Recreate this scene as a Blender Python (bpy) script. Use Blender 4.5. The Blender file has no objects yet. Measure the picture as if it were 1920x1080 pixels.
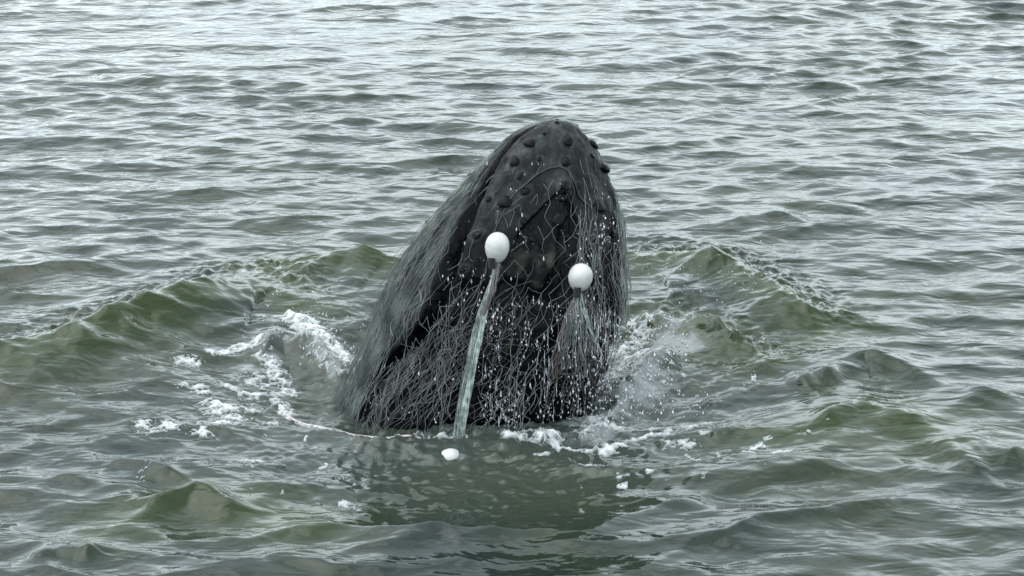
import bpy, math, random
import numpy as np
from mathutils import Vector, Matrix

random.seed(7)
RNG = np.random.default_rng(11)
sc = bpy.context.scene
COL = sc.collection

# ------------------------------------------------------------------ camera
F_PX, PITCH, CAM_H = 3600.0, math.radians(20.0), 4.6
CAM = np.array([0.0, -CAM_H / math.tan(PITCH + math.atan(260 / F_PX)), CAM_H])
cam_data = bpy.data.cameras.new('camera')
cam_data.sensor_width = 36.0
cam_data.lens = F_PX / 1920 * 36.0
cam_data.clip_start = 0.1
cam_data.clip_end = 12000
cam = bpy.data.objects.new('camera', cam_data)
COL.objects.link(cam)
cam.location = CAM
cam.rotation_euler = (math.pi / 2 - PITCH, 0, 0)
sc.camera = cam

# ------------------------------------------------------------------ sky, sun, exposure
SUN_EL, SUN_AZ = math.radians(64), math.radians(-85)
world = bpy.data.worlds.new('World')
sc.world = world
world.use_nodes = True
wn, wl = world.node_tree.nodes, world.node_tree.links
wn.clear()
w_out = wn.new('ShaderNodeOutputWorld')
w_bg = wn.new('ShaderNodeBackground')
w_bg.inputs['Strength'].default_value = 0.15
w_sky = wn.new('ShaderNodeTexSky')
w_sky.sky_type = 'NISHITA'
w_sky.sun_disc = False
w_sky.sun_elevation = SUN_EL
w_sky.sun_rotation = SUN_AZ
w_sky.dust_density = 4.0
w_sky.air_density = 1.0
w_hs = wn.new('ShaderNodeHueSaturation')
w_hs.inputs['Saturation'].default_value = 0.13
w_tc = wn.new('ShaderNodeTexCoord')
w_mp = wn.new('ShaderNodeMapping')
w_mp.inputs['Scale'].default_value = (1, 1, 2.6)
w_no = wn.new('ShaderNodeTexNoise')
w_no.inputs['Scale'].default_value = 2.4
w_no.inputs['Detail'].default_value = 5
w_rp = wn.new('ShaderNodeMapRange')
w_rp.inputs['From Min'].default_value = 0.3
w_rp.inputs['From Max'].default_value = 0.7
w_rp.inputs['To Min'].default_value = 0.62
w_rp.inputs['To Max'].default_value = 1.35
w_mx = wn.new('ShaderNodeMix')
w_mx.data_type = 'RGBA'
w_mx.blend_type = 'MULTIPLY'
w_mx.inputs['Factor'].default_value = 1.0
w_tint = wn.new('ShaderNodeMix')
w_tint.data_type = 'RGBA'
w_tint.inputs['Factor'].default_value = 0.65
w_tint.inputs[7].default_value = (5.55, 6.5, 6.95, 1)     # flat overcast cloud deck
wl.new(w_sky.outputs[0], w_hs.inputs['Color'])
wl.new(w_hs.outputs[0], w_tint.inputs[6])
wl.new(w_tc.outputs['Generated'], w_mp.inputs[0])
wl.new(w_mp.outputs[0], w_no.inputs['Vector'])
wl.new(w_no.outputs['Fac'], w_rp.inputs['Value'])
wl.new(w_tint.outputs[2], w_mx.inputs[6])
wl.new(w_rp.outputs[0], w_mx.inputs[7])
w_sep = wn.new('ShaderNodeSeparateXYZ')
wl.new(w_tc.outputs['Generated'], w_sep.inputs[0])
w_gr = wn.new('ShaderNodeMapRange')
w_gr.inputs['From Min'].default_value = 0.0
w_gr.inputs['From Max'].default_value = 0.9
w_gr.inputs['To Min'].default_value = 1.5
w_gr.inputs['To Max'].default_value = 0.85
wl.new(w_sep.outputs[2], w_gr.inputs['Value'])
w_m2 = wn.new('ShaderNodeMix')
w_m2.data_type = 'RGBA'
w_m2.blend_type = 'MULTIPLY'
w_m2.inputs['Factor'].default_value = 1.0
wl.new(w_mx.outputs[2], w_m2.inputs[6])
wl.new(w_gr.outputs[0], w_m2.inputs[7])
wl.new(w_m2.outputs[2], w_bg.inputs['Color'])
wl.new(w_bg.outputs[0], w_out.inputs['Surface'])

sun_d = bpy.data.lights.new('sun', 'SUN')
sun_d.energy = 0.5
sun_d.angle = math.radians(60)
sun_d.color = (1.0, 0.97, 0.93)
sun = bpy.data.objects.new('sun', sun_d)
COL.objects.link(sun)
sd = Vector((math.sin(SUN_AZ) * math.cos(SUN_EL), math.cos(SUN_AZ) * math.cos(SUN_EL), math.sin(SUN_EL)))
sun.rotation_euler = sd.to_track_quat('Z', 'Y').to_euler()

sc.view_settings.view_transform = 'Standard'
sc.view_settings.look = 'None'
sc.view_settings.gamma = 1.0
sc.view_settings.exposure = 1.35
sc.view_settings.use_curve_mapping = False
sc.cycles.max_bounces = 6

# ------------------------------------------------------------------ maths helpers
def ray(u, v):
    u = np.asarray(u, float); v = np.asarray(v, float)
    dx, dy = (u - 960) / F_PX, (540 - v) / F_PX
    c, s = math.cos(PITCH), math.sin(PITCH)
    return np.stack([dx, c + dy * s, -s + dy * c], -1)

def on_water(u, v, z=0.0):
    d = ray(u, v)
    t = (z - CAM[2]) / d[..., 2]
    return CAM + d * t[..., None]

def on_slant(u, v, y0, k):                      # the upright plane y = y0 + k z
    d = ray(u, v)
    t = (y0 + k * CAM[2] - CAM[1]) / (d[..., 1] - k * d[..., 2])
    return CAM + d * t[..., None]

def project(P):
    P = np.asarray(P, float) - CAM
    c, s = math.cos(PITCH), math.sin(PITCH)
    f = P[..., 1] * c - P[..., 2] * s
    up = P[..., 1] * s + P[..., 2] * c
    return 960 + F_PX * P[..., 0] / f, 540 - F_PX * up / f

def _hash(ix, iy, iz, seed):
    h = (ix * 374761393 + iy * 668265263 + iz * 2147483647 + seed * 974711) & 0xFFFFFFFF
    h = ((h ^ (h >> 13)) * 1274126177) & 0xFFFFFFFF
    h = ((h ^ (h >> 16)) * 2246822519) & 0xFFFFFFFF
    return ((h ^ (h >> 15)) & 0xFFFFFF) / float(0xFFFFFF)

def vnoise(x, y, z=0.0, seed=0):
    x, y, z = np.broadcast_arrays(np.asarray(x, float), np.asarray(y, float), np.asarray(z, float))
    ix, iy, iz = (np.floor(a).astype(np.int64) for a in (x, y, z))
    fx, fy, fz = x - ix, y - iy, z - iz
    fx, fy, fz = (f * f * f * (f * (f * 6 - 15) + 10) for f in (fx, fy, fz))
    def lerp(a, b, t): return a + (b - a) * t
    two_d = np.all(z == 0)
    def plane(k):
        return lerp(lerp(_hash(ix, iy, iz + k, seed), _hash(ix + 1, iy, iz + k, seed), fx),
                    lerp(_hash(ix, iy + 1, iz + k, seed), _hash(ix + 1, iy + 1, iz + k, seed), fx), fy)
    r = plane(0) if two_d else lerp(plane(0), plane(1), fz)
    return r * 2 - 1

def fbm(x, y, z=0.0, seed=0, octs=4, gain=0.5):
    t, a, f = 0.0, 1.0, 1.0
    n = 0.0
    for o in range(octs):
        t = t + a * vnoise(np.asarray(x) * f + 13.7 * o, np.asarray(y) * f + 5.1 * o, np.asarray(z) * f, seed + o)
        n += a; a *= gain; f *= 2.03
    return t / n

def smooth(a, b, x):
    t = np.clip((x - a) / (b - a), 0, 1)
    return t * t * (3 - 2 * t)

def seg_dist(X, Y, pts):
    """distance of each point to a polyline and the 0..1 position along it"""
    best = np.full(X.shape, 1e9); pos = np.zeros(X.shape)
    L = np.r_[0, np.cumsum(np.hypot(*np.diff(pts[:, :2], axis=0).T))]
    for i in range(len(pts) - 1):
        ax, ay = pts[i, :2]; bx, by = pts[i + 1, :2]
        vx, vy = bx - ax, by - ay
        t = np.clip(((X - ax) * vx + (Y - ay) * vy) / (vx * vx + vy * vy + 1e-12), 0, 1)
        d = np.hypot(X - ax - t * vx, Y - ay - t * vy)
        m = d < best
        best[m] = d[m]; pos[m] = (L[i] + t[m] * (L[i + 1] - L[i])) / L[-1]
    return best, pos

# ------------------------------------------------------------------ object helpers
def mesh_obj(name, V, Fc, mat, parent=None, smooth_shade=True):
    V = np.asarray(V, np.float32)
    me = bpy.data.meshes.new(name)
    if isinstance(Fc, np.ndarray):
        n, k = Fc.shape
        me.vertices.add(len(V)); me.vertices.foreach_set('co', V.ravel())
        me.loops.add(n * k); me.loops.foreach_set('vertex_index', Fc.astype(np.int32).ravel())
        me.polygons.add(n)
        me.polygons.foreach_set('loop_start', np.arange(0, n * k, k, dtype=np.int32))
        me.polygons.foreach_set('loop_total', np.full(n, k, np.int32))
        me.update(calc_edges=True)
        me.validate()
    else:
        me.from_pydata(V.tolist(), [], Fc); me.update()
    me.polygons.foreach_set('use_smooth', [smooth_shade] * len(me.polygons))
    if mat: me.materials.append(mat)
    o = bpy.data.objects.new(name, me)
    COL.objects.link(o)
    if parent: o.parent = parent
    return o

def attr(o, name, vals):
    a = o.data.attributes.new(name, 'FLOAT', 'POINT')
    a.data.foreach_set('value', np.asarray(vals, np.float32).ravel())

def tag(o, label, cat, group=None, kind=None):
    if label: o['label'] = label
    if cat: o['category'] = cat
    if group: o['group'] = group
    if kind: o['kind'] = kind
    return o

def tubes(paths, radii, sides=3):
    """every path (n,3) with radius (scalar or n) -> one V, F"""
    Vs, Fs, base = [], [], 0
    for P, r in zip(paths, radii):
        P = np.asarray(P, float); n = len(P)
        if n < 2: continue
        T = np.gradient(P, axis=0); T /= np.linalg.norm(T, axis=1)[:, None] + 1e-9
        ref = np.array([0.31, 0.95, 0.05])
        A = np.cross(T, ref); A /= np.linalg.norm(A, axis=1)[:, None] + 1e-9
        B = np.cross(T, A)
        r = np.broadcast_to(np.asarray(r, float), (n,))
        ang = np.arange(sides) / sides * 2 * math.pi
        ring = P[:, None, :] + r[:, None, None] * (A[:, None, :] * np.cos(ang)[None, :, None] + B[:, None, :] * np.sin(ang)[None, :, None])
        Vs.append(ring.reshape(-1, 3))
        i = np.arange(n - 1)[:, None] * sides; j = np.arange(sides)[None, :]; j2 = (j + 1) % sides
        Fs.append(np.stack([i + j, i + j2, i + sides + j2, i + sides + j], -1).reshape(-1, 4) + base)
        base += n * sides
    return np.concatenate(Vs), np.concatenate(Fs)

def material(name):
    m = bpy.data.materials.new(name); m.use_nodes = True
    n, l = m.node_tree.nodes, m.node_tree.links
    return m, n, l, n['Principled BSDF']

def node(n, t, **k):
    x = n.new(t)
    for a, b in k.items():
        if a in x.inputs: x.inputs[a].default_value = b
        else: setattr(x, a, b)
    return x

def mixcol(n, l, fac, a, b, blend='MIX'):
    x = n.new('ShaderNodeMix'); x.data_type = 'RGBA'; x.blend_type = blend
    for s, val in ((0, fac), (6, a), (7, b)):
        if hasattr(val, 'is_output') or isinstance(val, bpy.types.NodeSocket): l.new(val, x.inputs[s])
        else: x.inputs[s].default_value = val
    return x.outputs[2]

def rng_map(n, l, src, a, b, c, d):
    x = n.new('ShaderNodeMapRange')
    for k, v in zip(('From Min', 'From Max', 'To Min', 'To Max'), (a, b, c, d)): x.inputs[k].default_value = v
    l.new(src, x.inputs['Value']); return x.outputs[0]

def getattr_node(n, name):
    x = n.new('ShaderNodeAttribute'); x.attribute_name = name; return x.outputs['Fac']

def noise_node(n, l, scale, detail, vec, stretch=(1, 1, 1), rough=0.5, dist=0.0):
    mp = n.new('ShaderNodeMapping'); mp.inputs['Scale'].default_value = stretch
    l.new(vec, mp.inputs[0])
    x = n.new('ShaderNodeTexNoise')
    x.inputs['Scale'].default_value = scale; x.inputs['Detail'].default_value = detail
    x.inputs['Roughness'].default_value = rough; x.inputs['Distortion'].default_value = dist
    l.new(mp.outputs[0], x.inputs['Vector'])
    return x.outputs['Fac']

# ------------------------------------------------------------------ materials
def water_mat():
    m, n, l, b = material('sea_water')
    g = n.new('ShaderNodeNewGeometry').outputs['Position']
    murk = getattr_node(n, 'murk'); froth = getattr_node(n, 'froth')
    big = noise_node(n, l, 0.7, 3, g, (1, 1, 0.01))
    deep = mixcol(n, l, rng_map(n, l, big, .35, .65, 0, 1), (0.0090, 0.0165, 0.0145, 1), (0.0140, 0.0205, 0.0105, 1))
    c = mixcol(n, l, murk, deep, (0.0135, 0.0235, 0.0030, 1))
    fn = noise_node(n, l, 16, 6, g, (0.8, 1, 1), 0.72, 1.2)
    ma = n.new('ShaderNodeMath'); ma.operation = 'MULTIPLY_ADD'; ma.inputs[1].default_value = 1.0
    l.new(froth, ma.inputs[0]); l.new(fn, ma.inputs[2])
    fr2 = rng_map(n, l, ma.outputs[0], 0.90, 1.45, 0, 1)
    c = mixcol(n, l, fr2, c, (0.27, 0.285, 0.295, 1))
    c = mixcol(n, l, rng_map(n, l, froth, 0, 1, 0, 0.6), c, (0.12, 0.135, 0.13, 1))
    l.new(c, b.inputs['Base Color'])
    l.new(rng_map(n, l, froth, 0, 1, 0.07, 0.35), b.inputs['Roughness'])
    b.inputs['IOR'].default_value = 1.333
    n1 = noise_node(n, l, 6.0, 2, g, (0.45, 1, 1), 0.5, 0.6)
    n2 = noise_node(n, l, 22.0, 2, g, (0.6, 1, 1), 0.5, 0.3)
    bp = n.new('ShaderNodeBump'); bp.inputs['Strength'].default_value = 1.0; bp.inputs['Distance'].default_value = 0.028
    l.new(n1, bp.inputs['Height'])
    bp2 = n.new('ShaderNodeBump'); bp2.inputs['Strength'].default_value = 1.0; bp2.inputs['Distance'].default_value = 0.0030
    l.new(n2, bp2.inputs['Height']); l.new(bp.outputs[0], bp2.inputs['Normal'])
    l.new(bp2.outputs[0], b.inputs['Normal'])
    return m

def foam_mat():
    m, n, l, b = material('sea_foam')
    g = n.new('ShaderNodeNewGeometry').outputs['Position']
    thick = getattr_node(n, 'thick')
    c = mixcol(n, l, rng_map(n, l, thick, 0.0, 0.8, 0, 1), (0.13, 0.15, 0.15, 1), (0.52, 0.53, 0.53, 1))
    l.new(c, b.inputs['Base Color'])
    b.inputs['Roughness'].default_value = 0.45
    n1 = noise_node(n, l, 70, 4, g)
    bp = n.new('ShaderNodeBump'); bp.inputs['Distance'].default_value = 0.01; bp.inputs['Strength'].default_value = 0.8
    l.new(n1, bp.inputs['Height']); l.new(bp.outputs[0], b.inputs['Normal'])
    return m

def skin_mat():
    m, n, l, b = material('whale_skin')
    g = n.new('ShaderNodeNewGeometry').outputs['Position']
    tone = getattr_node(n, 'tone'); tan = getattr_node(n, 'tan')
    mot = noise_node(n, l, 11, 8, g, (1, 1, 0.6), 0.7)
    strk = noise_node(n, l, 38, 4, g, (1, 1, 0.07), 0.6)
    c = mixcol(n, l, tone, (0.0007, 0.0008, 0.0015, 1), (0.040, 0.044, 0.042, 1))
    c = mixcol(n, l, rng_map(n, l, mot, .42, .58, 0, 0.7), c, (0.004, 0.0045, 0.005, 1))
    sc1 = noise_node(n, l, 26, 6, g, (1, 0.6, 0.5), 0.75, 0.8)
    c = mixcol(n, l, rng_map(n, l, sc1, .58, .66, 0, 0.3), c, (0.055, 0.058, 0.058, 1))
    c = mixcol(n, l, tan, c, (0.034, 0.031, 0.027, 1))
    c = mixcol(n, l, rng_map(n, l, strk, .64, .76, 0, 0.07), c, (0.16, 0.165, 0.165, 1))
    l.new(c, b.inputs['Base Color'])
    l.new(rng_map(n, l, mot, .35, .65, 0.12, 0.42), b.inputs['Roughness'])
    b.inputs['Specular IOR Level'].default_value = 0.06
    n1 = noise_node(n, l, 45, 4, g, (1, 1, 0.35))
    n3 = noise_node(n, l, 6, 3, g)
    bp = n.new('ShaderNodeBump'); bp.inputs['Distance'].default_value = 0.006; bp.inputs['Strength'].default_value = 0.9
    bq = n.new('ShaderNodeBump'); bq.inputs['Distance'].default_value = 0.05; bq.inputs['Strength'].default_value = 0.6
    l.new(n3, bq.inputs['Height'])
    l.new(n1, bp.inputs['Height']); l.new(bq.outputs[0], bp.inputs['Normal']); l.new(bp.outputs[0], b.inputs['Normal'])
    return m

def plain(name, col, rough=0.5, var=None, scale=20, spec=0.4, bump=0.0):
    m, n, l, b = material(name)
    g = n.new('ShaderNodeNewGeometry').outputs['Position']
    if var:
        nn = noise_node(n, l, scale, 4, g)
        l.new(mixcol(n, l, rng_map(n, l, nn, .35, .65, 0, 1), col, var), b.inputs['Base Color'])
        if bump:
            bp = n.new('ShaderNodeBump'); bp.inputs['Distance'].default_value = bump
            l.new(nn, bp.inputs['Height']); l.new(bp.outputs[0], b.inputs['Normal'])
    else:
        b.inputs['Base Color'].default_value = col
    b.inputs['Roughness'].default_value = rough
    b.inputs['Specular IOR Level'].default_value = spec
    return m

M_WATER, M_FOAM, M_SKIN = water_mat(), foam_mat(), skin_mat()
M_KNOB = plain('tubercle_skin', (0.0012, 0.0013, 0.0018, 1), 0.3, (0.003, 0.0032, 0.004, 1), 60, 0.10, 0.004)
M_RIM = plain('tubercle_rim', (0.075, 0.08, 0.08, 1), 0.5, (0.03, 0.033, 0.034, 1), 80)
M_NET = plain('net_twine', (0.22, 0.24, 0.235, 1), 0.4, (0.07, 0.08, 0.08, 1), 7)
M_NETG = plain('net_twine_green', (0.21, 0.235, 0.215, 1), 0.4, (0.08, 0.09, 0.083, 1), 9)
M_NETB = plain('net_twine_brown', (0.10, 0.09, 0.09, 1), 0.5, (0.06, 0.055, 0.055, 1), 9)
M_BUNDLE = plain('net_bundle', (0.40, 0.47, 0.43, 1), 0.3, (0.13, 0.16, 0.145, 1), 25)
M_ROPE = plain('dark_rope', (0.008, 0.009, 0.010, 1), 0.6, (0.02, 0.02, 0.022, 1), 40)
M_PINK = plain('foot_rope', (0.44, 0.38, 0.39, 1), 0.5, (0.26, 0.23, 0.235, 1), 40)
M_FLOAT = plain('float_plastic', (0.44, 0.43, 0.425, 1), 0.4, (0.36, 0.355, 0.34, 1), 14, 0.35)
M_HOLE = plain('float_hole', (0.01, 0.01, 0.01, 1), 0.7)
M_DROP = plain('water_drop', (0.16, 0.165, 0.185, 1), 0.15, (0.5, 0.51, 0.54, 1), 60, 0.7)

# ------------------------------------------------------------------ whale surface
AY0, AK = 0.62, 0.10                         # the head's axis leans slightly back
SIL = [(1045, 224, 1045, 224), (1012, 231, 1075, 231), (985, 242, 1090, 243), (955, 262, 1104, 262), (918, 300, 1126, 300), (872, 345, 1146, 345),
       (822, 402, 1160, 402), (790, 445, 1166, 445), (752, 500, 1171, 500), (724, 560, 1174, 560),
       (706, 620, 1160, 620), (680, 675, 1136, 675), (658, 725, 1116, 725), (646, 770, 1098, 770), (640, 830, 1082, 830), (640, 900, 1082, 900)]
sl = on_slant([s[0] for s in SIL], [s[1] for s in SIL], AY0, AK)
sr = on_slant([s[2] for s in SIL], [s[3] for s in SIL], AY0, AK)
ZT = sl[0, 2]
QL = np.sqrt(np.maximum(ZT - sl[:, 2], 0)); QR = np.sqrt(np.maximum(ZT - sr[:, 2], 0))
MOUTH = [(1046, 224), (1003, 237), (965, 262), (930, 305), (898, 365), (872, 425), (836, 520), (802, 600), (760, 650), (706, 700), (668, 740), (640, 800)]
ZB = -0.55

def smooth_interp(x, xp, fp):
    """average of shifted linear interpolations: rounds the corners"""
    r = 0
    for d in (-0.05, -0.025, 0, 0.025, 0.05): r = r + np.interp(np.maximum(x + d, 0), xp, fp)
    e = smooth(0, 0.12, x)
    return e * r / 5 + (1 - e) * np.interp(x, xp, fp)

def frame_at(z):
    q = np.sqrt(np.maximum(ZT - z, 0))
    xl, xr = smooth_interp(q, QL, sl[:, 0]), smooth_interp(q, QR, sr[:, 0])
    cx, a = (xl + xr) / 2, np.maximum((xr - xl) / 2, 1e-4)
    return cx, a, AY0 + AK * z

def base_point(th, z):
    cx, a, cy = frame_at(z)
    s, c = np.sin(th), np.cos(th)
    bf, bb = 0.74 * a, 0.95 * a
    x = cx + a * np.sign(s) * np.abs(s) ** 0.92
    y = cy - np.where(c > 0, bf, bb) * np.sign(c) * np.abs(c) ** 0.92
    return x, y, a, cx, cy

# table: pixel -> (theta, z) on the camera side
_tz = ZT - (np.linspace(0, 1, 420) ** 1.7) * (ZT - ZB)
_tt = np.radians(np.linspace(-115, 115, 330))
_T, _Z = np.meshgrid(_tt, _tz)
_x, _y, *_ = base_point(_T, _Z)
_U, _V = project(np.stack([_x, _y, _Z], -1))
def find(u, v):
    d = (_U - u) ** 2 + (_V - v) ** 2 + 8.0 * np.abs(_T)
    k = np.argmin(d)
    return _T.ravel()[k], _Z.ravel()[k]

mth = np.array([find(u, v) for u, v in MOUTH[1:]])
mth = mth[np.argsort(mth[:, 1])]
MZ, MT = mth[:, 1], mth[:, 0]
ridge = np.array([find(u, v) for u, v in [(1065, 240), (1064, 262), (1060, 300), (1054, 350), (1047, 415), (1035, 480), (1010, 530), (1000, 600), (990, 700)]])
ridge = ridge[np.argsort(ridge[:, 1])]
BT, BZ = find(1008, 505)                     # blowhole mound
KNOBS = [(1065, 264, 10), (993, 268, 10), (965, 302, 10), (1108, 270, 9), (1061, 303, 8), (1128, 314, 11), (1057, 346, 8), (1146, 352, 10),
         (1055, 371, 9), (1125, 388, 12), (1152, 408, 11), (1048, 412, 12), (946, 378, 12), (915, 372, 6), (1045, 228, 5), (984, 361, 7),
         (1160, 600, 14), (1142, 624, 15), (895, 440, 7), (1075, 448, 6), (1000, 455, 6), (1120, 455, 7), (1128, 515, 7), (1074, 578, 8),
         (1030, 640, 8), (1010, 300, 4), (1095, 610, 8), (1086, 232, 5), (870, 505, 6), (905, 560, 6), (1132, 690, 12), (1060, 700, 7),
         (1112, 292, 5), (1160, 440, 6), (1164, 480, 6), (1020, 250, 4), (980, 420, 6), (1090, 350, 5), (1100, 430, 5), (1085, 490, 5), (975, 330, 6), (850, 355, 4), (760, 490, 5), (745, 520, 4), (880, 325, 5), (800, 410, 5), (778, 452, 5)]
KTZ = [(find(u, v), 0.93 * r / 320.0) for u, v, r in KNOBS]

def surface(th, z, detail=True):
    x, y, a, cx, cy = base_point(th, z)
    dx, dy = x - cx, y - cy
    r = np.hypot(dx, dy) + 1e-6
    ux, uy = dx / r, dy / r
    d = np.zeros_like(x)
    topfade = smooth(0.0, 0.10, ZT - z)
    ml = np.interp(z, MZ, MT)
    if detail:
        arc = (th - ml) * a
        w = 0.022 + 0.036 * smooth(0.2, 1.2, ZT - z)
        d -= topfade * (0.040 + 0.075 * smooth(0.2, 1.2, ZT - z)) * np.exp(-(arc / w) ** 2)
        d += topfade * 0.018 * np.exp(-((arc - 2.1 * w) / (w * 0.9)) ** 2)
        d -= topfade * 0.018 * smooth(-0.01, 0.05, arc) * smooth(1.5, 1.1, th)
        # mirrored mouth groove on the far side
        rt = np.interp(z, ridge[:, 1], ridge[:, 0])
        mr = np.minimum(2 * rt - ml, 1.85)
        arcr = (th - mr) * a
        d -= topfade * 0.035 * np.exp(-(arcr / w) ** 2)
        # rostrum: raised middle keel with a trough each side
        ar = (th - rt) * a
        k = smooth(0.12, 0.4, ZT - z) * smooth(0.62, 0.8, z)
        d += k * (0.032 * np.exp(-(ar / 0.055) ** 2) - 0.026 * np.exp(-((np.abs(ar) - 0.16) / 0.08) ** 2))
        # sunken V between the lips under the keel
        zv = ZT - 0.30 - 1.25 * np.abs(ar)
        d -= 0.030 * smooth(0.0, 0.035, zv - z) * smooth(0.55, 0.3, zv - z) * smooth(0.24, 0.19, np.abs(ar))
        # blowhole mound and the drop under it
        ab = (th - BT) * a
        d += 0.022 * np.exp(-(ab / 0.20) ** 2) * np.exp(-((z - BZ) / 0.085) ** 2)
        d -= 0.055 * smooth(0.02, 0.16, BZ - z) * np.exp(-(ab / 0.40) ** 2)
        for s in (-1, 1):
            ax2 = ab - s * (0.028 + 0.5 * (BZ + 0.01 - z))
            d -= 0.010 * np.exp(-(ax2 / 0.012) ** 2) * np.exp(-((z - BZ - 0.0) / 0.05) ** 2)
        # throat pleats on the lower jaw
        pl = smooth(-0.02, -0.10, arc)
        d += 0.006 * pl * topfade * np.sin((th) * 46 + 1.5 * np.sin(z * 3)) 
        for (kt, kz), kr in KTZ:
            e = ((th - kt) * a) ** 2 + (z - kz) ** 2
            d += 0.55 * kr * np.exp(-e / (1.9 * kr) ** 2)
        d += topfade * (0.024 * fbm(x * 4, y * 4, z * 3, 3, 3) + 0.016 * fbm(x * 13, y * 13, z * 9, 9, 3))
    return np.stack([x + ux * d, y + uy * d, z + 0 * x], -1)

def net_pt(th, z, off=0.02):
    th = np.asarray(th, float); z = np.asarray(z, float)
    x, y, a, cx, cy = base_point(th, z)
    dx, dy = x - cx, y - cy
    r = np.hypot(dx, dy) + 1e-6
    o = off + 0.012 * fbm(x * 5, y * 5, z * 5, 21, 2)
    return np.stack([x + dx / r * o, y + dy / r * o, z + 0 * x], -1)

def build_whale():
    nz, nt = 380, 520
    zz = ZT - (np.linspace(0.0, 1, nz) ** 1.8) * (ZT - ZB)
    zz[0] = ZT - 1e-5
    tt = -math.pi + np.arange(nt) / nt * 2 * math.pi
    T, Z = np.meshgrid(tt, zz)
    P = surface(T, Z)
    V = P.reshape(-1, 3)
    i = np.arange(nz - 1)[:, None] * nt; j = np.arange(nt)[None, :]; j2 = (j + 1) % nt
    Fq = np.stack([i + j, i + nt + j, i + nt + j2, i + j2], -1).reshape(-1, 4)
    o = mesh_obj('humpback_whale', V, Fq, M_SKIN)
    x, y, a, cx, cy = base_point(T, Z)
    arc = (T - np.interp(Z, MZ, MT)) * a
    rt = np.interp(Z, ridge[:, 1], ridge[:, 0]); ar = (T - rt) * a
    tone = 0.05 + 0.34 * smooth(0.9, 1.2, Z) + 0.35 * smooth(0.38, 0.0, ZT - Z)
    tone += 0.55 * np.exp(-((arc - 0.075) / 0.040) ** 2) * smooth(0.6, 1.3, Z)  # lip highlight painted into the skin tone
    tone += 1.0 * smooth(-0.05, -0.11, arc) * smooth(0.1, 0.5, Z)
    tone *= 1 - 0.8 * np.exp(-((arc + 0.01) / 0.05) ** 2)  # shade beside the mouth groove painted into the tone
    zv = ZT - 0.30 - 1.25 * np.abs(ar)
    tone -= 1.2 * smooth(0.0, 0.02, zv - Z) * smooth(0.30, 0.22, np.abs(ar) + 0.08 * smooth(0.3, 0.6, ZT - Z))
    tone -= 0.55 * smooth(0.05, 0.2, BZ - Z) * smooth(-0.02, 0.12, arc)  # overhang's shade below the blowholes, painted as darker skin
    tone -= 1.1 * np.exp(-(arc / (0.022 + 0.040 * smooth(0.1, 1.1, ZT - Z))) ** 2)  # painted shade: mouth groove blackened in the skin colour
    tone += 0.25 * np.exp(-((ar - 0.24) / 0.10) ** 2) * smooth(BZ, BZ + 0.3, Z)
    tone += 0.35 * fbm(T * 3, Z * 5, 0, 31, 4)
    for (kt, kz), kr in KTZ:
        e = np.sqrt(((T - kt) * a) ** 2 + (Z - kz) ** 2)
        tone += 0.50 * np.exp(-((e - 1.6 * kr) / (0.45 * kr)) ** 2)
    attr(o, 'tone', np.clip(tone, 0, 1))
    ab = (T - BT) * a
    tn = np.exp(-(ab / 0.26) ** 4) * np.exp(-((Z - BZ + 0.0) / 0.11) ** 4) * (0.22 + 1.3 * fbm(T * 11, Z * 14, 0, 41, 4))
    attr(o, 'tan', np.clip(tn, 0, 1))
    tag(o, 'dark humpback whale rising head first from the sea, wrapped in torn fishing net', 'whale')
    return o

def normal_at(t, z):
    e = 0.01
    p = net_pt(np.array([t, t + e, t]), np.array([z, z, z + e]), 0.0)
    nrm = np.cross(p[1] - p[0], p[2] - p[0])
    return p[0], nrm / np.linalg.norm(nrm)

def dome(r, h, lop, seed):
    """one knob: a lumpy dome with an overhanging shoulder"""
    prof = [(0.80, -0.9), (0.98, -0.1), (1.02, 0.25), (0.90, 0.62), (0.62, 0.90), (0.28, 1.03)]
    n = 14; V = []
    for pr, ph in prof:
        for k in range(n):
            A = k / n * 2 * math.pi
            w = 1 + 0.12 * math.sin(A * 2 + seed) + 0.07 * math.sin(A * 3 + seed * 2.3)
            V.append((r * pr * w * math.cos(A) + lop[0] * max(ph, 0), r * pr * w * math.sin(A) + lop[1] * max(ph, 0), h * ph))
    V.append((lop[0], lop[1], h * 1.06))
    Fq = []
    for i in range(len(prof) - 1):
        for k in range(n):
            Fq.append((i * n + k, i * n + (k + 1) % n, (i + 1) * n + (k + 1) % n, (i + 1) * n + k))
    t = (len(prof) - 1) * n
    for k in range(n): Fq.append((t + k, t + (k + 1) % n, len(V) - 1))
    return V, Fq

whale = build_whale()
for idx, ((kt, kz), kr) in enumerate(KTZ):
    P = surface(np.array([kt]), np.array([kz]))[0]
    _, nn = normal_at(kt, kz)
    V, Fq = dome(kr * 1.15, kr * 0.66, (random.uniform(-.2, .2) * kr, -0.22 * kr), idx * 1.7)
    o = mesh_obj('tubercle', V, Fq, M_KNOB, whale)
    nv = Vector(nn)
    o.matrix_world = Matrix.Translation(Vector(P)) @ nv.to_track_quat('Z', 'Y').to_matrix().to_4x4()

# two slit lips of the blowholes
for s in (-1, 1):
    q = np.linspace(-0.06, 0.06, 12)
    _, a0, _ = frame_at(np.array([BZ]))
    th = BT + (s * (0.045 + 0.5 * (0.01 - q))) / a0[0]
    P = surface(th, BZ + q)
    P[:, 1] -= 0.002
    V, Fq = tubes([P], [0.005 * np.sin(np.linspace(0.25, math.pi - 0.25, 12))], 8)
    mesh_obj('blowhole_lip', V, Fq, M_SKIN, whale)

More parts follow.
